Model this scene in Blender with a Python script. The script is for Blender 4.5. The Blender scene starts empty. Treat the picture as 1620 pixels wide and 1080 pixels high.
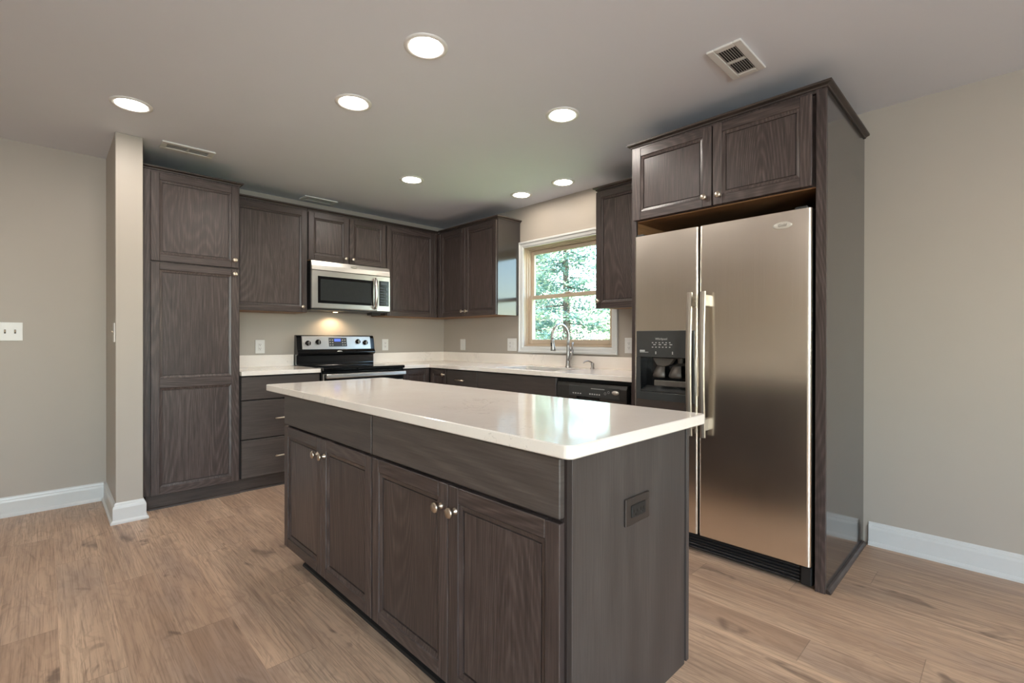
import bpy, bmesh, math, random
from mathutils import Vector, Matrix
import numpy as np

C = bpy.context.scene.collection
SC = bpy.context.scene
random.seed(7)

# ------------------------------------------------------------------ camera, sky, exposure
cam_d = bpy.data.cameras.new('camera')
cam = bpy.data.objects.new('camera', cam_d)
C.objects.link(cam)
cam_d.sensor_width = 36.0
cam_d.sensor_fit = 'HORIZONTAL'
cam_d.lens = 762.9458 / 1620 * 36.0
cam_d.shift_y = -0.368 / 1620
cam_d.clip_start = 0.05
_a, _p, _r = 0.7692, -0.0025, 0.0015
_R = Vector((math.cos(_a), -math.sin(_a), 0)); _F = Vector((math.sin(_a), math.cos(_a), 0)); _U = Vector((0, 0, 1))
_F2 = _F * math.cos(_p) + _U * math.sin(_p); _U2 = _U * math.cos(_p) - _F * math.sin(_p)
_R2 = _R * math.cos(_r) + _U2 * math.sin(_r); _U3 = _U2 * math.cos(_r) - _R * math.sin(_r)
cam.matrix_world = Matrix(((_R2.x, _U3.x, -_F2.x, -3.4162), (_R2.y, _U3.y, -_F2.y, -4.699),
                           (_R2.z, _U3.z, -_F2.z, 1.1707), (0, 0, 0, 1)))
SC.camera = cam

world = bpy.data.worlds.new('sky'); SC.world = world
world.use_nodes = True
_nt = world.node_tree
_sky = _nt.nodes.new('ShaderNodeTexSky'); _sky.sky_type = 'NISHITA'
_sky.sun_disc = False; _sky.sun_elevation = math.radians(52); _sky.sun_rotation = math.radians(215)
_sky.air_density = 1.2; _sky.dust_density = 0.6
_nt.links.new(_sky.outputs[0], _nt.nodes['Background'].inputs[0])
_nt.nodes['Background'].inputs[1].default_value = 0.95

sun_d = bpy.data.lights.new('sun', 'SUN'); sun_d.energy = 16.0; sun_d.angle = math.radians(0.6); sun_d.color = (1, .95, .86)
sun = bpy.data.objects.new('sun', sun_d); C.objects.link(sun)
sun.rotation_euler = Vector((0.30, 0.62, -0.72)).to_track_quat('-Z', 'Y').to_euler()

def window_light(name, loc, direction, w, h, power, col):
    d = bpy.data.lights.new(name, 'AREA'); d.shape = 'RECTANGLE'; d.size = w; d.size_y = h
    d.energy = power; d.color = col
    o = bpy.data.objects.new(name, d); C.objects.link(o); o.location = loc
    o.rotation_euler = Vector(direction).to_track_quat('-Z', 'Z').to_euler()
    return o
# daylight arriving at the glazed openings of the room (behind and to the left of the camera)
window_light('daylight_front', (-4.3, -8.62, 1.45), (0, 1, 0), 1.9, 1.3, 95, (.82, .92, 1.0))

window_light('daylight_side', (-6.42, -6.85, 1.45), (1, 0, 0), 1.0, 1.0, 34, (.86, .93, 1.0))
LAMP = 82.0          # strength of the recessed lamps' lenses
SC.view_settings.view_transform = 'Standard'
SC.view_settings.look = 'None'
SC.view_settings.gamma = 1.0
SC.view_settings.use_curve_mapping = False
SC.view_settings.exposure = 0.88
try:
    SC.cycles.use_denoising = True
    SC.cycles.denoiser = 'OPENIMAGEDENOISE'
    SC.cycles.max_bounces = 10
    SC.cycles.diffuse_bounces = 6
    SC.cycles.sample_clamp_indirect = 6.0
    SC.cycles.caustics_reflective = False
    SC.cycles.caustics_refractive = False
except Exception:
    pass

# ------------------------------------------------------------------ key dimensions (metres)
H = 2.491            # ceiling
CT = .927            # worktop height
ST = .033            # stone thickness
UB, UT = 1.413, 2.345  # wall cabinets
PI = math.pi

# ------------------------------------------------------------------ node helpers
def srgb(r, g, b):
    f = lambda c: (c / 255 / 12.92) if c / 255 <= .04045 else ((c / 255 + .055) / 1.055) ** 2.4
    return (f(r), f(g), f(b), 1)

class N:
    def __init__(s, name):
        s.m = bpy.data.materials.new(name); s.m.use_nodes = True
        s.t = s.m.node_tree; s.b = s.t.nodes['Principled BSDF']
    def n(s, typ, **kw):
        x = s.t.nodes.new(typ)
        for k, v in kw.items(): setattr(x, k, v)
        return x
    def l(s, a, b): s.t.links.new(a, b)
    def put(s, sock, v):
        if hasattr(v, 'links') or hasattr(v, 'is_linked'): s.l(v, sock)
        else: sock.default_value = v
    def math(s, op, a, b=0.0, c=None):
        x = s.n('ShaderNodeMath', operation=op)
        s.put(x.inputs[0], a); s.put(x.inputs[1], b)
        if c is not None: s.put(x.inputs[2], c)
        return x.outputs[0]
    def vmath(s, op, a, b):
        x = s.n('ShaderNodeVectorMath', operation=op)
        s.put(x.inputs[0], a); s.put(x.inputs[1], b)
        return x.outputs[0]
    def coord(s, scale=(1, 1, 1), rand=True):
        tc = s.n('ShaderNodeTexCoord'); v = tc.outputs['Object']
        if rand:
            oi = s.n('ShaderNodeObjectInfo')
            r = s.math('MULTIPLY', oi.outputs['Random'], 41.0)
            cb = s.n('ShaderNodeCombineXYZ')
            for i in range(3): s.l(r, cb.inputs[i])
            v = s.vmath('ADD', v, cb.outputs[0])
        return s.vmath('MULTIPLY', v, scale)
    def noise(s, vec, scale=1.0, detail=2.0, rough=.5, dist=0.0):
        x = s.n('ShaderNodeTexNoise')
        s.l(vec, x.inputs['Vector']); x.inputs['Scale'].default_value = scale
        x.inputs['Detail'].default_value = detail; x.inputs['Roughness'].default_value = rough
        x.inputs['Distortion'].default_value = dist
        return x.outputs['Fac']
    def ramp(s, fac, stops):
        x = s.n('ShaderNodeValToRGB'); e = x.color_ramp.elements
        while len(e) < len(stops): e.new(.5)
        for i, (p, c) in enumerate(stops):
            e[i].position = p; e[i].color = c if len(c) == 4 else (*c, 1)
        s.l(fac, x.inputs[0]); return x.outputs[0]
    def mix(s, fac, a, b, mode='MIX'):
        x = s.n('ShaderNodeMix', data_type='RGBA', blend_type=mode)
        s.put(x.inputs[0], fac); s.put(x.inputs[6], a); s.put(x.inputs[7], b)
        return x.outputs[2]
    def bump(s, h, strength=.1, dist=.002):
        x = s.n('ShaderNodeBump'); x.inputs['Strength'].default_value = strength; x.inputs['Distance'].default_value = dist
        s.l(h, x.inputs['Height']); s.l(x.outputs[0], s.b.inputs['Normal'])
    def base(s, c): s.put(s.b.inputs['Base Color'], c)
    def set(s, **kw):
        for k, v in kw.items(): s.put(s.b.inputs[k.replace('_', ' ')], v)
        return s

def plain(name, col, rough=.5, metal=0.0, var=.05, scale=40, spec=.5, bump=0.0):
    k = N(name)
    nz = k.noise(k.coord(), scale, 3)
    d = tuple(c * (1 - var) for c in col[:3]) + (1,); e = tuple(min(1, c * (1 + var)) for c in col[:3]) + (1,)
    k.base(k.ramp(nz, [(.3, d), (.7, e)]))
    k.set(Roughness=rough, Metallic=metal); k.b.inputs['Specular IOR Level'].default_value = spec
    if bump: k.bump(nz, bump, .001)
    return k.m

def wood(name, axis, dark, mid, light, rough=.36, lines=400, spec=.5):
    """dark-stained oak; axis is the direction of the grain: 'z' upright, 'x' lengthwise"""
    k = N(name)
    lo, hi = (.13, 1.0)
    sc = (hi, hi, lo) if axis == 'z' else (lo, lo, hi)
    v = k.coord(sc)
    n1 = k.noise(v, 2.9, 1.0, .4, .1)
    s1 = k.math('MULTIPLY_ADD', k.math('SINE', k.math('MULTIPLY', n1, lines)), .5, .5)
    s1 = k.math('POWER', s1, 1.6)
    n2 = k.noise(k.vmath('MULTIPLY', v, (1, 1, .30) if axis == 'z' else (.30, .30, 1)), 150, 4, .68)
    n3 = k.noise(v, 1.3, 3, .5)
    mk = k.ramp(k.noise(v, 1.1, 1, .5), [(.30, (.15, .15, .15)), (.55, (1, 1, 1))])
    f = k.math('MULTIPLY', k.math('MULTIPLY', s1, mk), k.math('MULTIPLY_ADD', n2, .8, .1))
    f = k.math('MULTIPLY_ADD', f, .40, k.math('MULTIPLY', k.math('SUBTRACT', n2, .5), 1.0))
    f = k.math('ADD', f, k.math('MULTIPLY_ADD', n3, .4, .16))
    k.base(k.ramp(f, [(.08, dark), (.42, mid), (.85, light)]))
    k.set(Roughness=k.math('MULTIPLY_ADD', n2, .14, rough - .07))
    k.b.inputs['Specular IOR Level'].default_value = spec
    k.bump(f, .16, .0012)
    return k.m

M = {}
wd, wm, wl = srgb(42, 35, 33), srgb(69, 58, 55), srgb(102, 89, 84)
M['wood_v'] = wood('dark_oak_upright', 'z', wd, wm, wl)
M['wood_h'] = wood('dark_oak_lengthwise', 'x', wd, wm, wl)
M['slab_v'] = wood('island_end_oak', 'z', srgb(54, 48, 46), srgb(68, 61, 58), srgb(82, 75, 72), .42, 60)
M['slab_h'] = wood('drawer_front_oak', 'x', srgb(58, 51, 48), srgb(74, 66, 62), srgb(92, 83, 78), .40, 80)
M['laminate'] = plain('grey_brown_side_laminate', srgb(54, 49, 47), .13, var=.03, scale=6, spec=.5)
M['maple'] = wood('natural_maple', 'x', srgb(112, 78, 50), srgb(138, 100, 66), srgb(160, 120, 82), .5, 40)
M['gap'] = plain('shadow_gap', srgb(26, 22, 21), .8)
M['toe'] = wood('toe_board_oak', 'x', srgb(38, 32, 30), srgb(62, 52, 47), srgb(84, 72, 65), .5, 80)
M['wall'] = plain('greige_wall_paint', srgb(180, 171, 160), .45, var=.012, scale=3, spec=.35, bump=.02)
M['ceil'] = plain('flat_ceiling_paint', srgb(224, 226, 233), .9, var=.008, scale=3, spec=.1)
M['trim'] = plain('white_gloss_trim', srgb(214, 214, 212), .32, var=.01)
M['white'] = plain('white_plastic', srgb(228, 226, 222), .35, var=.01)
M['ventgrey'] = plain('grey_vent_screen', srgb(128, 126, 120), .8)  # even grey sheet filling the vent behind its louvres
M['dim'] = plain('shaded_slot', srgb(70, 66, 60), .6)
M['almond'] = plain('almond_window_vinyl', srgb(196, 178, 156), .42, var=.02)
M['nickel'] = plain('brushed_nickel', srgb(214, 202, 186), .28, 1.0, .04, 90)
M['chrome'] = plain('satin_chrome', srgb(178, 174, 170), .36, 1.0, .03, 60)
M['black'] = plain('black_gloss_plastic', srgb(22, 22, 23), .13, var=.1)
M['blackm'] = plain('black_matt_plastic', srgb(30, 29, 29), .45, var=.1)
M['dispenser'] = plain('charcoal_panel', srgb(58, 58, 57), .34, var=.04)
M['paddle'] = plain('grey_dispenser_plastic', srgb(88, 81, 75), .4)
M['glassblack'] = plain('black_ceramic_glass', srgb(12, 12, 13), .05, var=.1)
M['mwglass'] = plain('smoked_glass', srgb(52, 54, 54), .12, var=.04)
M['screen'] = plain('dark_screen', srgb(66, 70, 76), .2, var=.05)
M['print'] = plain('pale_printing', srgb(176, 174, 170), .5, var=.02)
M['ink'] = plain('grey_ink', srgb(112, 104, 96), .5)
M['badge'] = plain('silver_badge', srgb(206, 200, 190), .35, .3, .02)
M['steel_body'] = plain('dark_grey_casing', srgb(70, 70, 70), .4, .4)
M['bark'] = plain('bark', srgb(92, 80, 70), .9, var=.3, scale=20)
M['bronze'] = plain('dark_bronze_plate', srgb(62, 55, 51), .3, .25, .05)
M['washer'] = plain('charcoal_black_enamel', srgb(50, 48, 46), .26, var=.05)
M['sinksteel'] = plain('satin_sink_steel', srgb(186, 182, 176), .33, .9, .04)

def emit(name, col, s):
    k = N(name); k.base((0, 0, 0, 1))
    k.b.inputs['Emission Color'].default_value = col; k.b.inputs['Emission Strength'].default_value = s
    return k.m
M['lamp'] = emit('lamp_lens_glow', (1, .92, .84, 1), LAMP)
M['lamp_low'] = emit('dimmed_lamp_lens_glow', (1, .90, .78, 1), LAMP * .38)
M['hoodlamp'] = emit('cooktop_lamp_glow', (1, .72, .42, 1), 6.0)
M['bluedisplay'] = emit('blue_display', (.10, .18, .95, 1), .8)

def stainless(name, col, rough, axis='z'):
    k = N(name)
    v = k.coord((260, 260, 2) if axis == 'z' else (2, 2, 260))
    n = k.noise(v, 1, 3, .6)
    n2 = k.noise(k.coord((1, 1, 1)), 3, 2)
    d = tuple(c * .95 for c in col[:3]) + (1,)
    k.base(k.ramp(n, [(.25, d), (.75, col)]))
    k.set(Metallic=1.0, Roughness=k.math('ADD', k.math('MULTIPLY_ADD', n, .04, rough - .02), k.math('MULTIPLY_ADD', n2, .06, -.03)))
    return k.m
M['steel'] = stainless('brushed_stainless', srgb(247, 238, 226), .23)
M['steel_h'] = stainless('brushed_stainless_across', srgb(226, 222, 217), .30, 'x')
M['handle'] = stainless('satin_handle_steel', srgb(186, 177, 165), .40)
for k_ in ('laminate',):
    M[k_].node_tree.nodes['Principled BSDF'].inputs['Coat Weight'].default_value = .3
    M[k_].node_tree.nodes['Principled BSDF'].inputs['Coat Roughness'].default_value = .12

def stone():
    k = N('white_quartz')
    v = k.coord((1, 1, 1), False)
    big = k.noise(v, 2.6, 4, .6, .6)
    fine = k.noise(v, 170, 2, .5)
    vein = k.noise(v, 5.0, 6, .62, 1.2)
    vm = k.math('ABSOLUTE', k.math('SUBTRACT', vein, .5))
    vm = k.math('LESS_THAN', vm, .008)
    patch = k.math('GREATER_THAN', k.noise(v, 2.2, 2, .5), .57)
    vm = k.math('MULTIPLY', k.math('MULTIPLY', vm, patch), k.math('GREATER_THAN', k.noise(v, 60, 2), .45))
    c = k.ramp(big, [(.3, srgb(236, 226, 216)), (.7, srgb(243, 235, 226))])
    c = k.mix(k.math('MULTIPLY', k.math('GREATER_THAN', fine, .64), .10), c, srgb(196, 186, 174))
    c = k.mix(k.math('MULTIPLY', vm, .24), c, srgb(150, 140, 130))
    k.base(c); k.set(Roughness=.10); k.b.inputs['Specular IOR Level'].default_value = .55
    return k.m
M['stone'] = stone()

def floor_mat():
    k = N('oak_plank_laminate')
    tc = k.n('ShaderNodeTexCoord'); sep = k.n('ShaderNodeSeparateXYZ'); k.l(tc.outputs['Object'], sep.inputs[0])
    W, L = .176, 1.24
    u = k.math('DIVIDE', k.math('ADD', sep.outputs[0], 3.379 + W * 40), W)
    row = k.math('FLOOR', u); fu = k.math('FRACT', u)
    wn = k.n('ShaderNodeTexWhiteNoise', noise_dimensions='1D'); k.l(row, wn.inputs['W'])
    v = k.math('ADD', k.math('DIVIDE', sep.outputs[1], L), k.math('MULTIPLY', wn.outputs['Value'], 7.0))
    col = k.math('FLOOR', v); fv = k.math('FRACT', v)
    cb = k.n('ShaderNodeCombineXYZ'); k.l(row, cb.inputs[0]); k.l(col, cb.inputs[1])
    w2 = k.n('ShaderNodeTexWhiteNoise', noise_dimensions='2D'); k.l(cb.outputs[0], w2.inputs['Vector'])
    pid = w2.outputs['Value']
    g = k.n('ShaderNodeCombineXYZ')
    k.l(sep.outputs[0], g.inputs[0]); k.l(k.math('MULTIPLY', sep.outputs[1], .10), g.inputs[1]); k.l(k.math('MULTIPLY', pid, 60), g.inputs[2])
    gv = g.outputs[0]
    kv = k.n('ShaderNodeCombineXYZ')
    k.l(sep.outputs[0], kv.inputs[0]); k.l(k.math('MULTIPLY', sep.outputs[1], .36), kv.inputs[1]); k.l(k.math('MULTIPLY', pid, 9), kv.inputs[2])
    kn = k.noise(kv.outputs[0], 7.5, 3, .55, .9)
    knot = k.ramp(kn, [(.635, (0, 0, 0)), (.72, (1, 1, 1))])
    n1 = k.noise(k.vmath('MULTIPLY', gv, (1, .8, 1)), 5.0, 1.5, .45, .2)
    n1 = k.math('MULTIPLY_ADD', kn, .22, n1)
    s1 = k.math('MULTIPLY_ADD', k.math('SINE', k.math('MULTIPLY', n1, 120)), .5, .5)
    s1 = k.math('POWER', s1, 2.5)
    fine = k.noise(k.vmath('MULTIPLY', gv, (1, .22, 1)), 190, 4, .65)
    streak = k.noise(k.vmath('MULTIPLY', gv, (1, .35, 1)), 34, 3, .6)
    blotch = k.noise(gv, 2.4, 4, .6, .3)
    c = k.ramp(blotch, [(.28, srgb(172, 141, 118)), (.50, srgb(205, 173, 146)), (.72, srgb(224, 193, 164))])
    c = k.mix(k.ramp(k.noise(kv.outputs[0], 3.2, 3, .6), [(.48, (0, 0, 0)), (.70, (.62, .62, .62))]), c, srgb(160, 140, 128))
    c = k.mix(k.math('MULTIPLY', s1, .30), c, srgb(146, 118, 99))
    c = k.mix(k.ramp(streak, [(.45, (0, 0, 0)), (.72, (.5, .5, .5))]), c, srgb(148, 120, 100))
    c = k.mix(k.ramp(fine, [(.50, (0, 0, 0)), (.62, (.48, .48, .48))]), c, srgb(126, 101, 85))
    c = k.mix(k.math('MULTIPLY', k.math('SUBTRACT', pid, .3), .22), c, srgb(176, 146, 122))
    c = k.mix(k.math('MULTIPLY', knot, .66), c, srgb(92, 74, 65))
    e1 = k.math('LESS_THAN', k.math('MINIMUM', fu, k.math('SUBTRACT', 1.0, fu)), .007)
    e2 = k.math('LESS_THAN', k.math('MINIMUM', fv, k.math('SUBTRACT', 1.0, fv)), .0012)
    e = k.math('MAXIMUM', e1, e2)
    c = k.mix(k.math('MULTIPLY', e1, .40), c, srgb(206, 172, 142))
    c = k.mix(k.math('MULTIPLY', e2, .40), c, srgb(96, 78, 66))
    k.base(c); k.set(Roughness=k.math('MULTIPLY_ADD', fine, .15, .33)); k.b.inputs['Specular IOR Level'].default_value = .4
    k.bump(k.math('SUBTRACT', k.math('MULTIPLY', fine, .3), e), .12, .001)
    return k.m
M['floor'] = floor_mat()

def glass_mat():
    k = N('window_glass'); out = k.t.nodes['Material Output']
    tr = k.n('ShaderNodeBsdfTransparent'); tr.inputs[0].default_value = (.94, .98, .98, 1)
    gl = k.n('ShaderNodeBsdfGlossy'); gl.inputs['Roughness'].default_value = .01
    fr = k.n('ShaderNodeFresnel'); fr.inputs[0].default_value = 1.45
    mx = k.n('ShaderNodeMixShader'); geo = k.n('ShaderNodeNewGeometry')
    k.l(k.math('MULTIPLY', fr.outputs[0], k.math('SUBTRACT', 1.0, geo.outputs['Backfacing'])), mx.inputs[0]); k.l(tr.outputs[0], mx.inputs[1]); k.l(gl.outputs[0], mx.inputs[2])
    k.l(mx.outputs[0], out.inputs[0]); return k.m
M['glass'] = glass_mat()

def leaf_mat(name, a, b, c):
    k = N(name)
    n = k.noise(k.coord(), 3.5, 3)
    k.base(k.ramp(n, [(.3, a), (.5, b), (.7, c)])); k.set(Roughness=.55)
    out = k.t.nodes['Material Output']
    tl = k.n('ShaderNodeBsdfTranslucent'); k.l(k.ramp(n, [(.3, a), (.7, c)]), tl.inputs[0])
    mx = k.n('ShaderNodeMixShader'); mx.inputs[0].default_value = .35
    k.l(k.b.outputs[0], mx.inputs[1]); k.l(tl.outputs[0], mx.inputs[2]); k.l(mx.outputs[0], out.inputs[0])
    return k.m
M['leaf'] = leaf_mat('pale_green_leaves', srgb(112, 134, 108), srgb(158, 174, 136), srgb(206, 212, 172))
M['needle'] = leaf_mat('blue_green_needles', srgb(76, 108, 112), srgb(114, 144, 134), srgb(176, 190, 156))
M['grass'] = plain('lawn', srgb(120, 140, 84), .9, var=.3, scale=9)

# ------------------------------------------------------------------ mesh helpers
class MB:
    """collects shapes and links them as ONE mesh object"""
    def __init__(s): s.bm = bmesh.new()
    def _merge(s, tmp, mat):
        for f in tmp.faces: f.material_index = mat
        me = bpy.data.meshes.new('tmp'); tmp.to_mesh(me); tmp.free()
        s.bm.from_mesh(me); bpy.data.meshes.remove(me)
        return s
    def box(s, x0, x1, y0, y1, z0, z1, b=0.0, seg=1, mat=0, only=None):
        t = bmesh.new(); bmesh.ops.create_cube(t, size=1)
        sx, sy, sz = abs(x1 - x0), abs(y1 - y0), abs(z1 - z0)
        for v in t.verts:
            v.co = Vector(((x0 + x1) / 2 + v.co.x * sx, (y0 + y1) / 2 + v.co.y * sy, (z0 + z1) / 2 + v.co.z * sz))
        if b:
            ed = list(t.edges)
            if only == 'z': ed = [e for e in ed if abs(e.verts[0].co.z - e.verts[1].co.z) > 1e-6]
            bmesh.ops.bevel(t, geom=ed, offset=min(b, sx * .45, sy * .45, sz * .45), segments=seg, profile=.5, affect='EDGES')
        return s._merge(t, mat)
    def poly(s, pts, a0, a1, axis='z', mat=0, b=0.0):
        """prism: closed outline pts (2-D) pushed from a0 to a1 along an axis"""
        t = bmesh.new()
        def P(p, a):
            return {'z': (p[0], p[1], a), 'x': (a, p[0], p[1]), 'y': (p[0], a, p[1])}[axis]
        v0 = [t.verts.new(P(p, a0)) for p in pts]; v1 = [t.verts.new(P(p, a1)) for p in pts]
        t.faces.new(v0); t.faces.new(v1[::-1])
        n = len(pts)
        for i in range(n): t.faces.new((v0[i], v1[i], v1[(i + 1) % n], v0[(i + 1) % n]))
        bmesh.ops.recalc_face_normals(t, faces=t.faces)
        if b: bmesh.ops.bevel(t, geom=list(t.edges), offset=b, segments=1, affect='EDGES')
        return s._merge(t, mat)
    def lathe(s, prof, o, axis, n=20, mat=0):
        """prof: (radius, distance along axis)"""
        t = bmesh.new(); o = Vector(o); ax = Vector(axis).normalized()
        e1 = ax.orthogonal().normalized(); e2 = ax.cross(e1)
        rings = []
        for r, d in prof:
            if r < 1e-6: rings.append([t.verts.new(o + ax * d)])
            else: rings.append([t.verts.new(o + ax * d + (e1 * math.cos(2 * PI * i / n) + e2 * math.sin(2 * PI * i / n)) * r) for i in range(n)])
        for A, B in zip(rings, rings[1:]):
            for i in range(n):
                j = (i + 1) % n
                if len(A) == 1 and len(B) > 1: t.faces.new((A[0], B[j], B[i]))
                elif len(B) == 1 and len(A) > 1: t.faces.new((A[i], A[j], B[0]))
                elif len(A) > 1: t.faces.new((A[i], A[j], B[j], B[i]))
        bmesh.ops.recalc_face_normals(t, faces=t.faces)
        for f in t.faces: f.smooth = True
        return s._merge(t, mat)
    def tube(s, pts, rad, n=12, mat=0, flat=1.0):
        """round rod along pts; rad a number or one radius per point"""
        t = bmesh.new(); pts = [Vector(p) for p in pts]; rings = []
        up = None
        for i, p in enumerate(pts):
            d = (pts[min(i + 1, len(pts) - 1)] - pts[max(i - 1, 0)]).normalized()
            if up is None: up = d.orthogonal().normalized()
            up = (up - d * up.dot(d)).normalized(); w = d.cross(up)
            r = rad[i] if isinstance(rad, (list, tuple)) else rad
            rings.append([t.verts.new(p + (up * math.cos(2 * PI * k / n) + w * math.sin(2 * PI * k / n) * flat) * r) for k in range(n)])
        for A, B in zip(rings, rings[1:]):
            for k in range(n): t.faces.new((A[k], A[(k + 1) % n], B[(k + 1) % n], B[k]))
        t.faces.new(rings[0][::-1]); t.faces.new(rings[-1])
        bmesh.ops.recalc_face_normals(t, faces=t.faces)
        for f in t.faces: f.smooth = True
        return s._merge(t, mat)
    def ring(s, x0, x1, z0, z1, y, prof, mat=0):
        """mitred moulding around a rectangle in the XZ plane; prof: (inset, depth) pairs, depth goes to +y"""
        t = bmesh.new(); loops = []
        for a, d in prof:
            loops.append([t.verts.new(c) for c in ((x0 + a, y + d, z0 + a), (x1 - a, y + d, z0 + a), (x1 - a, y + d, z1 - a), (x0 + a, y + d, z1 - a))])
        for A, B in zip(loops, loops[1:]):
            for i in range(4): t.faces.new((A[i], A[(i + 1) % 4], B[(i + 1) % 4], B[i]))
        bmesh.ops.recalc_face_normals(t, faces=t.faces)
        # make the normals face the viewer (-y)
        sm = sum((f.normal.y for f in t.faces))
        if sm > 0: bmesh.ops.reverse_faces(t, faces=t.faces)
        return s._merge(t, mat)
    def cells(s, xs, ys, on, z0, z1, mat=0, b=0.0, seg=2):
        """slab made of grid cells, cells for which on(i, j) is false are left out"""
        t = bmesh.new(); V = {}
        def v(i, j, z):
            k = (i, j, z)
            if k not in V: V[k] = t.verts.new((xs[i], ys[j], z))
            return V[k]
        nx, ny = len(xs) - 1, len(ys) - 1
        ok = lambda i, j: 0 <= i < nx and 0 <= j < ny and on(i, j)
        for i in range(nx):
            for j in range(ny):
                if not ok(i, j): continue
                t.faces.new((v(i, j, z1), v(i + 1, j, z1), v(i + 1, j + 1, z1), v(i, j + 1, z1)))
                t.faces.new((v(i, j, z0), v(i, j + 1, z0), v(i + 1, j + 1, z0), v(i + 1, j, z0)))
                for (di, dj, a, c) in ((-1, 0, (i, j), (i, j + 1)), (1, 0, (i + 1, j + 1), (i + 1, j)), (0, -1, (i + 1, j), (i, j)), (0, 1, (i, j + 1), (i + 1, j + 1))):
                    if not ok(i + di, j + dj):
                        t.faces.new((v(*a, z0), v(*c, z0), v(*c, z1), v(*a, z1)))
        bmesh.ops.recalc_face_normals(t, faces=t.faces)
        if b:
            ed = [e for e in t.edges if len(e.link_faces) == 2 and e.calc_face_angle(0) > 1.0]
            bmesh.ops.bevel(t, geom=ed, offset=b, segments=seg, profile=.5, affect='EDGES')
        return s._merge(t, mat)
    def build(s, name, mats, parent=None, smooth=False):
        me = bpy.data.meshes.new(name); s.bm.to_mesh(me); s.bm.free()
        if not isinstance(mats, (list, tuple)): mats = [mats]
        for m in mats: me.materials.append(M[m] if isinstance(m, str) else m)
        if smooth:
            for p in me.polygons: p.use_smooth = True
        o = bpy.data.objects.new(name, me); C.objects.link(o)
        if parent is not None: o.parent = parent
        return o

def thing(name, label, cat, loc=(0, 0, 0), rz=0.0, group=None):
    o = bpy.data.objects.new(name, None); C.objects.link(o); o.empty_display_size = .1
    o.location = loc; o.rotation_euler = (0, 0, rz); o['label'] = label; o['category'] = cat
    if group: o['group'] = group
    return o
def tag(o, label, cat, group=None):
    o['label'] = label; o['category'] = cat
    if group: o['group'] = group
    return o
def struct(mb, name, mats, parent=None):
    o = mb.build(name, mats, parent)
    if parent is None: o['kind'] = 'structure'
    return o
def copy_thing(root, loc, rz, label, group=None):
    r = root.copy(); C.objects.link(r); r.location = loc; r.rotation_euler = (0, 0, rz); r['label'] = label
    if group: r['group'] = group
    for ch in list(root.children):
        c = ch.copy(); C.objects.link(c); c.parent = r
        for g in list(ch.children):
            d = g.copy(); C.objects.link(d); d.parent = c
    return r
def arc(c, r, a0, a1, n, plane='xz'):
    out = []
    for i in range(n + 1):
        a = a0 + (a1 - a0) * i / n
        u, w = math.cos(a) * r, math.sin(a) * r
        out.append((c[0] + u, c[1], c[2] + w) if plane == 'xz' else (c[0], c[1] + u, c[2] + w) if plane == 'yz' else (c[0] + u, c[1] + w, c[2]))
    return out
def lettering(text, size, parent, loc, mat, name='lettering', shear=0.0, ext=.0004):
    """writing standing upright on a front that faces local -y"""
    cu = bpy.data.curves.new('tmp', 'FONT'); cu.body = text; cu.size = size; cu.align_x = 'CENTER'; cu.align_y = 'CENTER'
    cu.extrude = ext; cu.shear = shear
    t = bpy.data.objects.new('tmp', cu); C.objects.link(t)
    dg = bpy.context.evaluated_depsgraph_get()
    me = bpy.data.meshes.new_from_object(t.evaluated_get(dg)); me.name = name
    bpy.data.objects.remove(t); bpy.data.curves.remove(cu)
    me.transform(Matrix.Translation(loc) @ Matrix.Rotation(PI / 2, 4, 'X'))
    me.materials.clear(); me.materials.append(M[mat])
    o = bpy.data.objects.new(name, me); C.objects.link(o); o.parent = parent
    return o

# ------------------------------------------------------------------ the room
XL, YF = -6.3, -8.5      # far left wall and the wall behind the camera
struct(MB().box(XL - .15, .15, YF - .15, .15, -.12, 0), 'floor', 'floor')
struct(MB().box(XL - .15, .15, YF - .15, .15, H, H + .15), 'ceiling', 'ceil')
struct(MB().box(-3.02, .15, 0, .15, 0, H), 'wall_back', 'wall')
struct(MB().box(XL, -3.02, -.09, .15, 0, H), 'wall_left', 'wall')
struct(MB().box(-3.095, -2.955, -.745, -.09, 0, H, .003), 'wall_partition', 'wall')
WY0, WY1, WZ0, WZ1 = -2.377, -1.341, 1.11, 2.08
rw = MB()
rw.box(0, .15, YF, WY0, 0, H).box(0, .15, WY1, 0, 0, H).box(0, .15, WY0, WY1, 0, WZ0).box(0, .15, WY0, WY1, WZ1, H)
struct(rw, 'wall_right', 'wall')
fw = MB()
fw.box(XL - .15, -5.3, YF - .15, YF, 0, H).box(-3.3, .15, YF - .15, YF, 0, H).box(-5.3, -3.3, YF - .15, YF, 2.15, H).box(-5.3, -3.3, YF - .15, YF, 0, .75)
struct(fw, 'wall_front', 'wall')
sw = MB()
sw.box(XL - .15, XL, YF, -7.4, 0, H).box(XL - .15, XL, -6.3, .15, 0, H).box(XL - .15, XL, -7.4, -6.3, 0, .9).box(XL - .15, XL, -7.4, -6.3, 2.0, H)
struct(sw, 'wall_side', 'wall')

def base_profile(): # (out from wall, height)
    return [(0, 0), (.028, 0), (.028, .012), (.020, .022), (.016, .022), (.016, .095), (.013, .108), (.008, .112), (.006, .124), (0, .13)]
b = MB(); b.poly([(-d, z) for d, z in base_profile()], -8.4, -4.135, 'y')
struct(b, 'baseboard_right', 'trim')
b = MB(); b.poly([(-.09 - d, z) for d, z in base_profile()], XL, -3.11, 'x')
struct(b, 'baseboard_left', 'trim')
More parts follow.
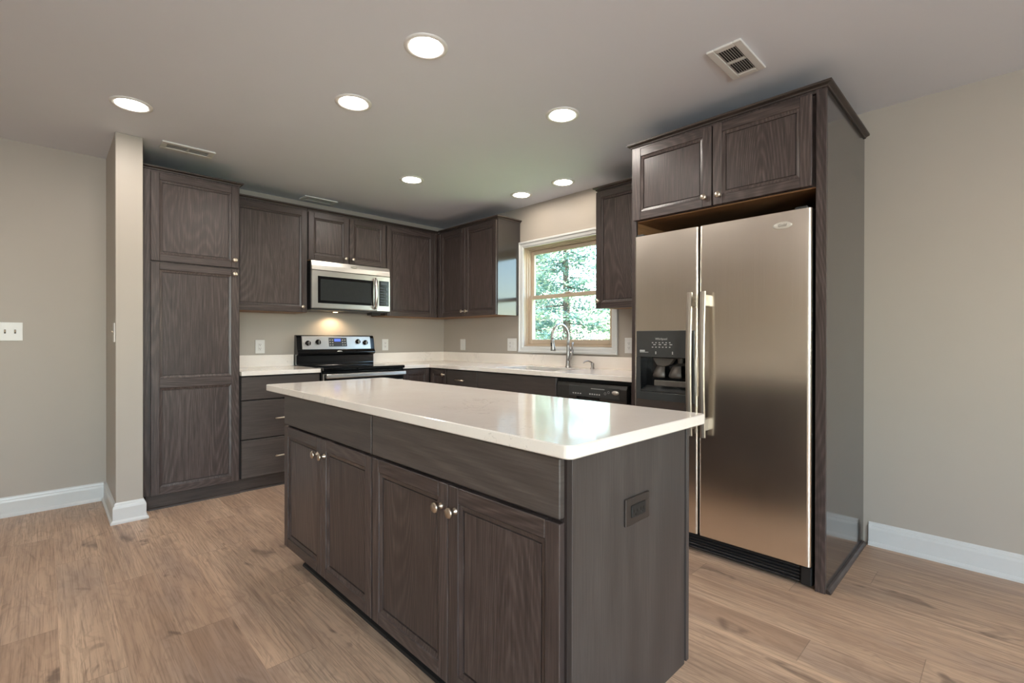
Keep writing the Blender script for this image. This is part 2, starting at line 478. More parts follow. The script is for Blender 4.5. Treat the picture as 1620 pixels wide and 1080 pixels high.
# baseboard wrapping the end of the wall stub: left side, front, right return
b = MB(); t = bmesh.new(); loops = []
for d, z in base_profile():
    loops.append([t.verts.new(c) for c in ((-3.095 - d, -.09, z), (-3.095 - d, -.745 - d, z), (-2.955 + d, -.745 - d, z), (-2.955 + d, -.64, z))])
for A, B2 in zip(loops, loops[1:]):
    for i in range(3): t.faces.new((A[i], A[i + 1], B2[i + 1], B2[i]))
t.faces.new([l[3] for l in loops])
bmesh.ops.recalc_face_normals(t, faces=t.faces); b._merge(t, 0)
struct(b, 'baseboard_partition', 'trim')

# window over the sink: local frame as seen from inside, x runs to the right (world -y), y into the wall
win = bpy.data.objects.new('window_1', None); C.objects.link(win); win['kind'] = 'structure'
win.location = (0, WY1, 0); win.rotation_euler = (0, 0, -PI / 2)
ww = WY1 - WY0
c = MB()
c.ring(-.062, ww + .062, WZ0 - .062, WZ1 + .062, -.001, [(0, 0), (0, -.020), (.006, -.024), (.018, -.024), (.024, -.016), (.048, -.013), (.055, -.006), (.0615, -.006), (.0615, .002)])
c.build('casing', 'trim', win)
c = MB(); c.ring(0, ww, WZ0, WZ1, .0, [(.001, .001), (.003, .03), (.014, .03), (.014, .05), (.024, .05), (.024, .14)])
c.build('frame', 'almond', win)
ZM = 1.588
def sash(y, z0, z1, rails, name):
    m = MB(); x0, x1 = .024, ww - .024
    m.box(x0, x0 + .036, y, y + .028, z0, z1, .003).box(x1 - .036, x1, y, y + .028, z0, z1, .003)
    m.box(x0 + .036, x1 - .036, y, y + .028, z0, z0 + rails[0], .003).box(x0 + .036, x1 - .036, y, y + .028, z1 - rails[1], z1, .003)
    s = m.build(name, 'almond', win)
    MB().box(x0 + .034, x1 - .034, y + .012, y + .016, z0 + rails[0] - .002, z1 - rails[1] + .002).build('glass_pane', 'glass', s)
    return s
sash(.082, ZM - .016, WZ1 - .024, (.034, .040), 'upper_sash')
lo = sash(.052, WZ0 + .024, ZM + .020, (.042, .036), 'lower_sash')
MB().box(ww / 2 - .03, ww / 2 + .03, .045, .075, ZM + .020, ZM + .032, .003).build('sash_lock', 'almond', lo)

# glazed openings outside the picture
def plain_window(name, loc, rz, w, z0, z1, mull):
    g = bpy.data.objects.new(name, None); C.objects.link(g); g['kind'] = 'structure'; g.location = loc; g.rotation_euler = (0, 0, rz)
    m = MB(); m.ring(-.07, w + .07, z0 - .07, z1 + .07, -.001, [(0, 0), (0, -.02), (.07, -.015), (.07, .09)])
    m.build('casing', 'trim', g)
    m = MB(); m.box(0, .06, .05, .09, z0, z1).box(w - .06, w, .05, .09, z0, z1).box(.06, w - .06, .05, .09, z0, z0 + .07).box(.06, w - .06, .05, .09, z1 - .07, z1)
    for k in range(1, mull): m.box(w * k / mull - .035, w * k / mull + .035, .05, .09, z0 + .07, z1 - .07)
    m.build('frame', 'trim', g)
    MB().box(.05, w - .05, .068, .072, z0 + .05, z1 - .05).build('glass_pane', 'glass', g)
plain_window('window_2', (-3.3, YF, 0), PI, 2.0, .75, 2.15, 2)
plain_window('window_3', (XL, -7.4, 0), PI / 2, 1.1, .9, 2.0, 1)

# ------------------------------------------------------------------ cabinet parts (local frame: front faces -y, x to the right)
SW = .049
DOOR_PROFILE = [(0, .0012), (.0008, .0035), (.0155, .0078), (.0158, .0140), (.0205, .0140)]
def knob_on(parent, x, y, z):
    k = MB(); k.lathe([(.0105, 0), (.0105, .003), (.0065, .006), (.0055, .016), (.008, .019), (.0155, .0225), (.0165, .026), (.0150, .0295), (.0, .031)], (x, y, z), (0, -1, 0), 22)
    return k.build('knob', 'nickel', parent)
def pull_on(parent, x, y, z, w=.125):
    k = MB()
    for sx in (-1, 1): k.tube([(x + sx * w * .36, y, z), (x + sx * w * .36, y - .026, z)], .0045, 10)
    k.tube([(x - w / 2, y - .028, z), (x + w / 2, y - .028, z)], .0062, 12)
    return k.build('pull_handle', 'nickel', parent)
def door(parent, x0, x1, z0, z1, y, knob=None, mid=None, th=.02, label=None):
    """recessed-panel door whose front lies at y; mid: (low, high) of a middle rail"""
    m = MB()
    m.box(x0, x0 + SW, y, y + th, z0, z1, .0022, 1, 0).box(x1 - SW, x1, y, y + th, z0, z1, .0022, 1, 0)
    m.box(x0 + SW, x1 - SW, y, y + th, z0, z0 + SW, .0022, 1, 1).box(x0 + SW, x1 - SW, y, y + th, z1 - SW, z1, .0022, 1, 1)
    fields = [(z0 + SW, z1 - SW)]
    if mid:
        m.box(x0 + SW, x1 - SW, y, y + th, mid[0], mid[1], .0022, 1, 1)
        fields = [(z0 + SW, mid[0]), (mid[1], z1 - SW)]
    for a, c_ in fields:
        m.ring(x0 + SW, x1 - SW, a, c_, y, DOOR_PROFILE, 0)
    d = m.build('door', ['wood_v', 'wood_h'], parent)
    for a, c_ in fields:
        MB().box(x0 + SW + .0203, x1 - SW - .0203, y + .0092, y + .0175, a + .0203, c_ - .0203, .001).build('door_panel', 'wood_v', d)
    if knob: knob_on(d, knob[0], y, knob[1])
    return d
def drawer(parent, x0, x1, z0, z1, y, pull=True, th=.02, name='drawer'):
    d = MB().box(x0, x1, y, y + th, z0, z1, .003, 1).build(name, 'slab_h', parent)
    if pull: pull_on(d, (x0 + x1) / 2, y, (z0 + z1) / 2)
    return d
def crown(parent, x0, x1, y, z, left=None, right=None, back=-.003):
    """flat crown strip along the front at y; left / right: also run back along that end to `back`"""
    prof = [(0, 0), (.006, 0), (.008, .008), (.020, .012), (.024, .014), (.024, .024), (0, .024)]
    m = MB(); t = bmesh.new(); loops = []
    for d, h in prof:
        pts = []
        if left: pts.append((x0 - d, back, z + h))
        pts += [(x0 - (d if left else 0), y - d, z + h), (x1 + (d if right else 0), y - d, z + h)]
        if right: pts.append((x1 + d, back, z + h))
        loops.append([t.verts.new(p) for p in pts])
    n = len(loops[0])
    for A, B2 in zip(loops, loops[1:] + loops[:1]):
        for i in range(n - 1): t.faces.new((A[i], A[i + 1], B2[i + 1], B2[i]))
    t.faces.new([l[0] for l in loops]); t.faces.new([l[-1] for l in loops][::-1])
    bmesh.ops.recalc_face_normals(t, faces=t.faces); m._merge(t, 0)
    return m.build('crown_strip', 'toe', parent)
RB, RW = 0.0, -PI / 2   # rotation of units on the back wall / of units that face -x

# --- tall pantry cabinet
t = thing('pantry_cabinet', 'tall dark oak pantry cabinet beside the white wall stub', 'cabinet', (-2.942, 0, 0), RB)
w = .592
MB().box(.001, w, -.603, -.003, .105, UT - .01).build('carcass', 'wood_v', t)
m = MB(); m.box(.001, .040, -.607, -.6035, .098, 2.338, .001).box(w - .012, w, -.607, -.6035, .098, 2.338, .001).box(.040, w - .012, -.6065, -.6035, 2.322, 2.338, .001).box(.040, w - .012, -.6065, -.6035, 1.702, 1.712)
m.build('face_frame', 'wood_v', t)
door(t, .043, .582, 1.712, 2.320, -.627, (.552, 1.768))
door(t, .043, .582, .100, 1.702, -.627, (.552, 1.663), (.835, .902))
MB().box(.016, w, -.604, -.01, 0, .102).build('toe_board', 'toe', t)
m = MB(); m.poly([(-.604, 0), (-.620, 0), (-.616, .010), (-.604, .016)], .032, w, 'x')
m.build('shoe_moulding', 'toe', t)
crown(t, .001, w, -.607, 2.338, False, True)

# --- drawer base left of the range
t = thing('drawer_base_cabinet', 'dark oak three-drawer base cabinet between pantry and range', 'cabinet', (-2.348, 0, 0), RB)
w = .610
MB().box(0, w, -.606, -.003, .105, .893).build('carcass', 'gap', t)
drawer(t, .006, w - .006, .706, .884, -.628); drawer(t, .006, w - .006, .403, .698, -.628); drawer(t, .006, w - .006, .108, .396, -.628)
MB().box(0, w, -.592, -.01, 0, .105).build('toe_board', 'toe', t)
m = MB(); m.poly([(-.592, 0), (-.608, 0), (-.604, .010), (-.592, .016)], .0, w, 'x'); m.build('shoe_moulding', 'toe', t)

# --- corner base with a folding door
t = thing('corner_base_cabinet', 'dark oak corner base cabinet right of the range with small round knob', 'cabinet', (0, 0, 0), RB)
m = MB(); m.cells([-.940, -.606, -.003], [-.905, -.606, -.003], lambda i, j: not (i == 0 and j == 0), .105, .893); m.build('carcass', 'gap', t)
m = MB(); m.cells([-.940, -.592, -.003], [-.905, -.592, -.003], lambda i, j: not (i == 0 and j == 0), 0, .105); m.build('toe_board', 'toe', t)
door(t, -.930, -.634, .108, .884, -.628)
q = bpy.data.objects.new('folding_door', None); C.objects.link(q); q.parent = t; q.rotation_euler = (0, 0, RW)
# second leaf faces -x
m = MB(); a0, a1, yy = .634, .896, -.628
m.box(a0, a0 + SW, yy, yy + .02, .108, .884, .0022, 1, 0).box(a1 - SW, a1, yy, yy + .02, .108, .884, .0022, 1, 0)
m.box(a0 + SW, a1 - SW, yy, yy + .02, .108, .108 + SW, .0022, 1, 1).box(a0 + SW, a1 - SW, yy, yy + .02, .884 - SW, .884, .0022, 1, 1)
m.ring(a0 + SW, a1 - SW, .108 + SW, .884 - SW, yy, DOOR_PROFILE, 0)
m.box(a0 + SW + .0203, a1 - SW - .0203, yy + .0092, yy + .0175, .108 + SW + .0203, .884 - SW - .0203, .001)
m.build('door_leaf', ['wood_v', 'wood_h'], q)
knob_on(q, .868, yy, .832)

# --- one-drawer base, sink base
t = thing('drawer_base_cabinet', 'narrow dark oak base cabinet with bar pull, left of the sink cabinet', 'cabinet', (0, -.908, 0), RW)
w = .464
MB().box(0, w, -.606, -.003, .105, .893).build('carcass', 'gap', t)
drawer(t, .004, w - .003, .706, .884, -.628)
door(t, .004, w - .003, .108, .698, -.628, (.40, .65))
MB().box(0, w, -.592, -.01, 0, .105).build('toe_board', 'toe', t)
t = thing('sink_base_cabinet', 'wide dark oak sink cabinet with plain false front under the window', 'cabinet', (0, -1.374, 0), RW)
w = .930
m = MB(); m.box(0, .018, -.606, -.003, .105, .893).box(w - .018, w, -.606, -.003, .105, .893).box(.018, w - .018, -.606, -.003, .105, .125).box(.018, w - .018, -.606, -.588, .125, .893)
m.build('carcass', 'gap', t)
drawer(t, .003, w - .003, .706, .884, -.628, False, name='false_front')
door(t, .003, w / 2 - .0015, .108, .698, -.628, (w / 2 - .03, .65)); door(t, w / 2 + .0015, w - .003, .108, .698, -.628, (w / 2 + .03, .65))
MB().box(0, w, -.592, -.01, 0, .105).build('toe_board', 'toe', t)

# --- wall cabinets on the back wall
def wall_box(t, w, d, z0, z1, x0=0.0):
    MB().box(x0, w, -d, -.003, z0 + .006, z1).build('carcass', 'wood_v', t)
    MB().box(x0 + .004, w - .004, -d + .004, -.006, z0, z0 + .006).build('underside', 'maple', t)
G = 'dark oak wall cabinets'
t = thing('wall_cabinet', 'dark oak wall cabinet with one wide door, beside the pantry', 'cabinet', (-2.346, 0, 0), RB, G)
w = .621
wall_box(t, w, .302, UB, UT)
door(t, .006, w - .006, UB + .002, 2.322, -.3226, (.572, 1.463)); crown(t, 0.0, w, -.305, 2.338)
t = thing('wall_cabinet', 'short dark oak two-door cabinet above the microwave', 'cabinet', (-1.722, 0, 0), RB, G)
w = .777
wall_box(t, w, .302, 1.885, UT)
door(t, .004, .383, 1.893, 2.322, -.3226, (.347, 1.934)); door(t, .389, w - .004, 1.893, 2.322, -.3226, (.420, 1.934)); crown(t, 0, w, -.305, 2.338)
t = thing('wall_cabinet', 'dark oak wall cabinet in the corner right of the microwave', 'cabinet', (-.943, 0, 0), RB, G)
w = .640
wall_box(t, .930, .302, UB, UT)
door(t, .008, .585, UB + .002, 2.322, -.3226, None); crown(t, 0, .638, -.305, 2.338)
MB().box(.588, .618, -.321, -.302, UB + .002, 2.322, .002).build('corner_filler', 'wood_v', t)
# --- wall cabinets on the window wall
t = thing('wall_cabinet', 'dark oak two-door wall cabinet left of the window with glossy side', 'cabinet', (0, -.3262, 0), RW, G)
w = .962
wall_box(t, w - .006, .302, UB, UT)
MB().box(w - .006, w, -.304, -.003, UB, UT, .001).build('side_panel', 'laminate', t)
door(t, .052, .478, UB + .002, 2.322, -.3226, (.447, 1.466)); door(t, .482, w - .008, UB + .002, 2.322, -.3226, (.512, 1.466)); crown(t, .02, w, -.305, 2.338, False, True)
MB().box(.003, .048, -.321, -.302, UB + .002, 2.322, .002).build('corner_filler', 'wood_v', t)
t = thing('wall_cabinet', 'narrow dark oak wall cabinet between the window and the refrigerator', 'cabinet', (0, -2.440, 0), RW, G)
w = .644
wall_box(t, w, .302, UB + .012, UT)
door(t, .004, w - .004, UB + .002, 2.322, -.3226, (.036, 1.474)); crown(t, 0, w, -.305, 2.338, True, False)

# --- refrigerator surround: side panels, two doors on top
t = thing('refrigerator_cabinet', 'tall dark oak surround with two top doors enclosing the refrigerator', 'cabinet', (0, -3.086, 0), RW)
D = .834
MB().box(0, .020, -D + .019, -.003, 0, UT).build('side_panel', 'laminate', t)
MB().box(1.003, 1.023, -D + .004, -.003, 0, UT, .0012).build('side_panel', 'laminate', t)
m = MB(); m.box(0, .030, -D, -D + .019, 0, 2.338, .001).box(.981, 1.0235, -D, -D + .019, 0, 2.338, .001).box(.030, .981, -D, -D + .019, 2.322, 2.338)
m.build('face_frame', 'wood_v', t)
MB().box(.020, 1.003, -D + .020, -.003, 1.893, UT - .004).build('carcass', 'wood_v', t)
m = MB(); m.box(.0205, 1.0025, -D + .0205, -.01, 1.887, 1.893); m.box(.0205, .024, -D + .03, -.01, 1.0, 1.887); m.build('underside', 'maple', t)
door(t, .021, .498, 1.892, 2.320, -D - .020, (.464, 1.940)); door(t, .505, .968, 1.892, 2.320, -D - .020, (.541, 1.938))
crown(t, 0, 1.0235, -D, 2.338, True, True)
m = MB(); m.poly([(1.0235, 0), (1.0435, 0), (1.041, .010), (1.033, .018), (1.0235, .020)], -D + .01, -.034, 'y'); m.build('shoe_moulding', 'wood_h', t)

# ------------------------------------------------------------------ island
IY0, IF, IZ = -2.073, -2.523, .893      # far end, door plane, carcass top
GI = 'kitchen island base cabinets'
def island_unit(y0, w, label, split, end=False):
    t = thing('island_cabinet', label, 'cabinet', (-1.915, y0, 0), RW, GI)
    dpt = -.585
    MB().box(.001, w, dpt, -.002, .116, IZ).build('carcass', 'wood_v', t)
    yd = IF + 1.915
    drawer(t, .003, w - .003, .735, .884, yd, False, name='false_front')
    door(t, .003, split - .0015, .105, .724, yd, (split - .035, .650)); door(t, split + .0015, w - .003, .105, .724, yd, (split + .038, .652))
    x0, x1 = (.08 if not end else .0), (w if not end else w - .09)
    MB().box(x0, x1, dpt + .055, -.06, 0, .116).build('toe_board', 'toe', t)
    m = MB(); m.poly([(dpt + .055, 0), (dpt + .041, 0), (dpt + .044, .010), (dpt + .055, .016)], x0, x1, 'x'); m.build('shoe_moulding', 'blackm', t)
    return t
island_unit(IY0, .934, 'far dark oak island cabinet with two doors, nearest the pantry', .466)
w = .936
t = island_unit(IY0 - .937, w, 'near dark oak island cabinet with dark outlet on its end panel', .422 + .06, True)
MB().box(w + .001, w + .019, -.587, -.008, .118, IZ, .001).build('end_panel', 'slab_v', t)
MB().box(w - .002, w + .024, -.006, .012, .128, IZ, .001).build('back_panel_edge', 'slab_v', t)
# outlet on the end panel (faces local +x)
o = MB(); xe = w + .019
o.box(xe - .0005, xe + .0065, -.363, -.239, .658, .734, .002); p = o.build('outlet', 'bronze', t)
o = MB(); o.box(xe + .0065, xe + .0095, -.337, -.266, .679, .713, .001); o.build('outlet_face', 'blackm', p)
o = MB()
for yc in (-.318, -.284):
    o.box(xe + .0094, xe + .0098, yc - .009, yc - .007, .692, .700).box(xe + .0094, xe + .0098, yc + .006, yc + .008, .692, .700).lathe([(.0025, 0), (.0025, .0004), (0, .0004)], (xe + .0094, yc, .686), (1, 0, 0), 10)
o.build('socket_slots', 'black', p)
m = MB()
def rounded(x0, x1, y0, y1, r, n=6):
    out = []
    for (cx, cy, a) in ((x1 - r, y1 - r, 0), (x0 + r, y1 - r, PI / 2), (x0 + r, y0 + r, PI), (x1 - r, y0 + r, 3 * PI / 2)):
        for i in range(n + 1):
            q_ = a + PI / 2 * i / n
            out.append((cx + r * math.cos(q_), cy + r * math.sin(q_)))
    return out
m.poly(rounded(-2.553, -1.836, -3.999, -1.870, .022), IZ + .001, CT, 'z', 0, .003)
tag(m.build('island_worktop', 'stone'), 'long white quartz slab on the kitchen island', 'worktop')

# ------------------------------------------------------------------ worktops along the walls
t = thing('worktop', 'short white quartz worktop between pantry and range', 'worktop', (0, 0, 0))
MB().box(-2.347, -1.741, -.648, -.003, .894, CT, .002).build('slab', 'stone', t)
MB().box(-2.347, -1.741, -.022, -.003, CT, CT + .105, .0015).build('backsplash', 'stone', t)
t = thing('worktop', 'L-shaped white quartz worktop with undermount sink below the window', 'worktop', (0, 0, 0))
SX0, SX1, SY0, SY1 = -.53, -.125, -2.20, -1.50
m = MB(); xs = [-.947, -.648, SX0, SX1, -.003]; ys = [-3.083, SY0, SY1, -.648, -.003]
m.cells(xs, ys, lambda i, j: not (i == 0 and j < 3) and not (i == 2 and j == 1), .894, CT, 0, .002); m.build('slab', 'stone', t)
m = MB(); m.cells([-.947, -.022, -.003], [-3.083, -.022, -.003], lambda i, j: not (i == 0 and j == 0), CT, CT + .105, 0, .0015); m.build('backsplash', 'stone', t)
# sink
t = thing('sink', 'rectangular undermount steel sink in the worktop under the window', 'sink', ((SX0 + SX1) / 2, (SY0 + SY1) / 2, .70))
hx, hy = (SX1 - SX0) / 2 + .004, (SY1 - SY0) / 2 + .004
m = MB(); tb = bmesh.new(); lp = []
for k_, z in ((1.0, .193), (.97, .02), (.93, .004), (.2, 0)):
    lp.append([tb.verts.new((px, py, z)) for px, py in rounded(-hx * k_, hx * k_, -hy * k_, hy * k_, .05 * k_)])
for A, B2 in zip(lp, lp[1:]):
    for i in range(len(A)): tb.faces.new((A[i], A[(i + 1) % len(A)], B2[(i + 1) % len(A)], B2[i]))
tb.faces.new(lp[-1])
bmesh.ops.recalc_face_normals(tb, faces=tb.faces); bmesh.ops.reverse_faces(tb, faces=tb.faces)
m._merge(tb, 0); bs = m.build('basin', 'sinksteel', t, True)
m = MB(); m.lathe([(.045, 0), (.045, .004), (.036, .006), (.03, .002), (0, .001)], (0, 0, .001), (0, 0, 1), 20); m.build('drain', 'chrome', t)
# faucet (spout reaches over the basin, towards -x)
t = thing('faucet', 'tall gooseneck pull-down faucet in satin chrome behind the sink', 'faucet', (-.066, -1.958, CT))
m = MB(); m.lathe([(.027, 0), (.027, .006), (.021, .012), (.019, .05), (.0165, .12), (.0135, .17), (.0135, .20)], (0, 0, 0), (0, 0, 1), 20); m.build('body', 'chrome', t)
R0 = .108
pts = [(0, 0, .19)] + [(0, 0, .23)] + arc((-R0, 0, .272), R0, 0, PI * 1.06, 22)
m = MB(); m.tube(pts, .0125, 16); m.build('spout', 'chrome', t)
e = Vector(pts[-1]); d_ = (Vector(pts[-1]) - Vector(pts[-2])).normalized()
m = MB(); m.lathe([(.0125, 0), (.0155, .004), (.0155, .012), (.0145, .016), (.017, .05), (.0225, .088), (.0225, .098), (.018, .100), (0, .100)], e, d_, 20); h_ = m.build('spray_head', 'chrome', t)
m = MB(); q_ = e + d_ * .045; m.box(q_.x - .004 - .018, q_.x + .004 - .014, q_.y - .006, q_.y + .006, q_.z - .016, q_.z + .016, .003); m.build('spray_button', 'blackm', h_)
m = MB(); m.tube([(0, 0, .060), (.0, -.02, .085), (.0, -.036, .12), (0, -.043, .145)], [.017, .017, .015, .014], 14)
m.lathe([(.0145, 0), (.0155, .006), (.0145, .016)], (0, -.043, .145), (0, 0, 1), 16)
m.tube([(0, -.044, .158), (0, -.048, .19), (0, -.049, .225)], [.007, .0075, .0085], 12); m.build('lever', 'chrome', t)
t = thing('soap_dispenser', 'small satin chrome soap pump on the worktop right of the faucet', 'soap dispenser', (-.062, -2.222, CT))
m = MB(); m.lathe([(.020, 0), (.020, .004), (.013, .010), (.012, .03), (.015, .034), (.015, .048), (.008, .052), (0, .053)], (0, 0, 0), (0, 0, 1), 18); m.build('base', 'chrome', t)
m = MB(); m.tube([(0, 0, .044), (-.02, .004, .060), (-.05, .01, .068), (-.085, .016, .062), (-.10, .019, .052)], [.007, .0065, .006, .0055, .005], 12); m.build('spout', 'chrome', t)

# ------------------------------------------------------------------ range
t = thing('range', 'black and stainless electric range under the microwave', 'range', (-1.735, 0, 0), RB)
w = .782
m = MB(); m.box(.003, w - .003, -.635, -.02, .09, .905).build('body', 'blackm', t)
m = MB(); m.box(0, w, -.688, -.020, .905, .932, .006, 2); ck = m.build('cooktop', 'glassblack', t)
for (px, py, r) in ((.20, -.20, .075), (.58, -.20, .095), (.20, -.50, .105), (.58, -.50, .08)):
    m = MB(); m.lathe([(r, 0), (r + .002, 0), (r + .002, .0004), (r, .0004)], (px, py, .932), (0, 0, 1), 40)
    m.build('burner_ring', 'screen', ck)
# backguard, profile in (y, z)
m = MB(); pr = [(-.020, .932), (-.082, .932), (-.078, .945), (-.078, 1.020), (-.112, 1.034), (-.118, 1.050), (-.100, 1.078), (-.080, 1.190), (-.066, 1.212), (-.045, 1.216), (-.020, 1.216)]
m.poly(pr, 0, w, 'x', 0, .003); bg = m.build('backguard', 'black', t)
def bgy(z): return -.100 + (z - 1.078) / (1.190 - 1.078) * .020
m = MB(); m.poly([(bgy(1.080) - .001, 1.080), (bgy(1.080) - .004, 1.081), (bgy(1.204) - .004, 1.203), (bgy(1.204) + .002, 1.206)], .045, w - .045, 'x'); cp = m.build('control_panel', 'steel_h', bg)
m = MB(); m.poly([(bgy(1.105) - .0042, 1.105), (bgy(1.105) - .006, 1.106), (bgy(1.19) - .006, 1.188), (bgy(1.19) - .0042, 1.19)], .300, .482, 'x'); m.build('clock_panel', 'screen', bg)
m = MB(); m.poly([(bgy(1.155) - .006, 1.155), (bgy(1.155) - .0066, 1.155), (bgy(1.18) - .0066, 1.18), (bgy(1.18) - .006, 1.18)], .355, .420, 'x'); m.build('clock_display', 'bluedisplay', bg)
for sx in (.306, .432):
    m = MB()
    for i in range(3):
        for j in range(2):
            zz = 1.115 + i * .024; m.box(sx + j * .024, sx + j * .024 + .014, bgy(zz) - .0068, bgy(zz) - .006, zz, zz + .010)
    m.build('clock_buttons', 'print', bg)
for kx, kz in ((.100, 1.137), (.196, 1.147), (.600, 1.152), (.680, 1.142)):
    m = MB(); y_ = bgy(kz) - .003; m.lathe([(.027, 0), (.027, .003), (.022, .006), (.0195, .022), (.0, .024)], (kx, y_, kz), (0, -1, -.15), 22); k_ = m.build('knob', 'black', t)
    MB().box(kx - .003, kx + .003, y_ - .031, y_ - .02, kz - .02, kz + .016, .001).build('knob_grip', 'steel_h', k_)
m = MB(); m.lathe([(.024, 0), (.024, .0015), (0, .002)], (0, 0, 0), (0, -1, 0), 24); lg = m.build('logo_badge', 'badge', t); lg.scale = (1.15, 1, .5); lg.location = (.40, -.113, 1.055); lg.rotation_euler = (.55, 0, 0)
# front
m = MB(); m.box(.006, w - .006, -.672, -.636, .885, .904, .004); m.build('front_trim', 'black', t)
m = MB(); m.box(.006, w - .006, -.668, -.636, .270, .880, .006); od = m.build('oven_door', 'steel_h', t)
m = MB(); m.box(.012, w - .012, -.672, -.668, .800, .872, .001); m.build('door_top_band', 'black', od)
m = MB(); m.box(.14, w - .14, -.6705, -.6685, .38, .70, .001); m.build('oven_window', 'glassblack', od)
m = MB(); m.poly([(-.730, .848), (-.722, .842), (-.708, .846), (-.706, .872), (-.716, .882), (-.727, .878)], .012, w - .012, 'x', 0, .002)
for sx in (.04, w - .06): m.box(sx, sx + .02, -.712, -.671, .853, .872)
m.build('door_handle', 'steel_h', od)
m = MB(); m.box(.006, w - .006, -.664, -.636, .095, .262, .006); m.build('storage_drawer', 'steel_h', t)
m = MB(); m.box(.02, w - .02, -.60, -.05, 0, .09); m.build('plinth', 'blackm', t)

# ------------------------------------------------------------------ microwave
t = thing('microwave', 'stainless over-the-range microwave hung below the short cabinet', 'microwave', (-1.722, 0, 1.44), RB)
w, hh = .777, .440
MB().box(.004, w - .004, -.372, -.004, .010, hh - .002).build('body', 'blackm', t)
m = MB(); m.poly([(-.372, .012), (-.398, .012), (-.400, .020), (-.400, .352), (-.372, .352)], .002, .628, 'x', 0, .002); dr = m.build('door', 'steel_h', t)
m = MB(); m.box(.055, .590, -.4025, -.4002, .060, .302, .001); fr_ = m.build('window_surround', 'black', dr)
m = MB(); m.box(.078, .566, -.404, -.4026, .084, .276, .0005); m.build('window', 'mwglass', dr)
m = MB(); m.tube([(.606, -.402, .325), (.606, -.430, .30), (.606, -.441, .22), (.606, -.441, .14), (.606, -.430, .06), (.606, -.402, .035)], [.015, .017, .018, .018, .017, .015], 14); m.build('handle', 'steel_h', dr)
m = MB(); m.box(.630, w - .002, -.400, -.372, .012, .352, .002); cpn = m.build('control_panel', 'steel_h', t)
m = MB(); m.box(.655, .762, -.4025, -.4002, .062, .308, .001); kp = m.build('keypad', 'black', cpn)
m = MB(); m.box(.672, .742, -.4035, -.4026, .270, .298); m.build('display', 'screen', cpn)
m = MB()
for i in range(7):
    for j in range(3): m.box(.668 + j * .017, .680 + j * .017, -.4035, -.4026, .078 + i * .026, .088 + i * .026)
for i in range(4): m.box(.728, .750, -.4035, -.4026, .080 + i * .045, .104 + i * .045)
m.build('buttons', 'screen', cpn)
m = MB(); m.poly([(-.372, .356), (-.400, .356), (-.396, .40), (-.384, hh), (-.372, hh)], .002, w - .002, 'x', 0, .002); vg = m.build('vent_panel', 'steel_h', t)
m = MB(); m.lathe([(.03, 0), (.03, .0015), (0, .002)], (0, 0, 0), (0, -1, 0), 24); lg = m.build('logo_badge', 'badge', t); lg.scale = (1.1, 1, .42); lg.location = (.398, -.395, .412); lg.rotation_euler = (-.22, 0, 0)
MB().box(.004, w - .004, -.385, -.004, .0, .0105, .002).build('underside', 'steel_body', t)
MB().box(.63, .73, -.30, -.20, -.022, -.0005, .002).build('vent_flap', 'blackm', t)
m = MB(); m.lathe([(.022, 0), (.022, -.0015), (0, -.0015)], (.345, -.11, -.0002), (0, 0, 1), 20); m.build('cooktop_lamp', 'hoodlamp', t)
hl = bpy.data.lights.new('cooktop_light', 'SPOT'); hl.energy = 4.5; hl.color = (1, .74, .45); hl.spot_size = math.radians(150); hl.spot_blend = .6; hl.shadow_soft_size = .02
ho = bpy.data.objects.new('cooktop_light', hl); C.objects.link(ho); ho.parent = t; ho.location = (.345, -.11, -.006)

# ------------------------------------------------------------------ dishwasher
t = thing('dishwasher', 'black built-in dishwasher between sink cabinet and refrigerator', 'dishwasher', (0, -2.308, 0), RW)
w = .626
MB().box(.004, w - .004, -.585, -.01, .01, .885).build('tub', 'blackm', t)
m = MB(); m.poly([(-.586, .115), (-.622, .115), (-.626, .13), (-.626, .72), (-.616, .735), (-.586, .735)], .010, w - .006, 'x', 0, .002); m.build('door', 'washer', t)
m = MB(); m.poly([(-.586, .738), (-.630, .738), (-.640, .752), (-.640, .835), (-.628, .862), (-.586, .866)], .010, w - .006, 'x', 0, .003); pn = m.build('control_panel', 'washer', t)
m = MB(); m.box(.13, .565, -.6425, -.6402, .768, .842, .001); m.build('control_strip', 'dispenser', pn)
m = MB(); m.box(.20, .40, -.646, -.638, .742, .764, .006, 2); m.build('handle_recess', 'glassblack', pn)
m = MB()
for i in range(4): m.box(.165 + i * .022, .177 + i * .022, -.6432, -.6426, .783, .791)
for i in range(5): m.box(.315 + i * .020, .327 + i * .020, -.6432, -.6426, .785, .794)
for i in range(9): m.box(.330 + i * .013, .340 + i * .013, -.6432, -.6426, .826, .831)
m.lathe([(.009, 0), (.009, .0006), (.007, .0006), (.007, 0)], (.450, -.6424, .802), (0, -1, 0), 16); m.lathe([(.009, 0), (.009, .0006), (.007, .0006), (.007, 0)], (.478, -.6424, .812), (0, -1, 0), 16)
m.build('buttons', 'print', pn)
m = MB(); m.lathe([(.026, 0), (.026, .0015), (0, .002)], (0, 0, 0), (0, -1, 0), 24); lg = m.build('logo_badge', 'badge', t); lg.scale = (1.1, 1, .55); lg.location = (.533, -.6425, .812)
m = MB(); m.box(.010, w - .006, -.586, -.55, .868, .884, .002); m.build('top_strip', 'blackm', t)
m = MB(); m.box(.010, w - .006, -.560, -.54, .01, .11); m.build('kick_plate', 'blackm', t)
m = MB(); m.box(.63, .774, -.606, -.003, 0, .893); m.build('filler', 'gap', t)

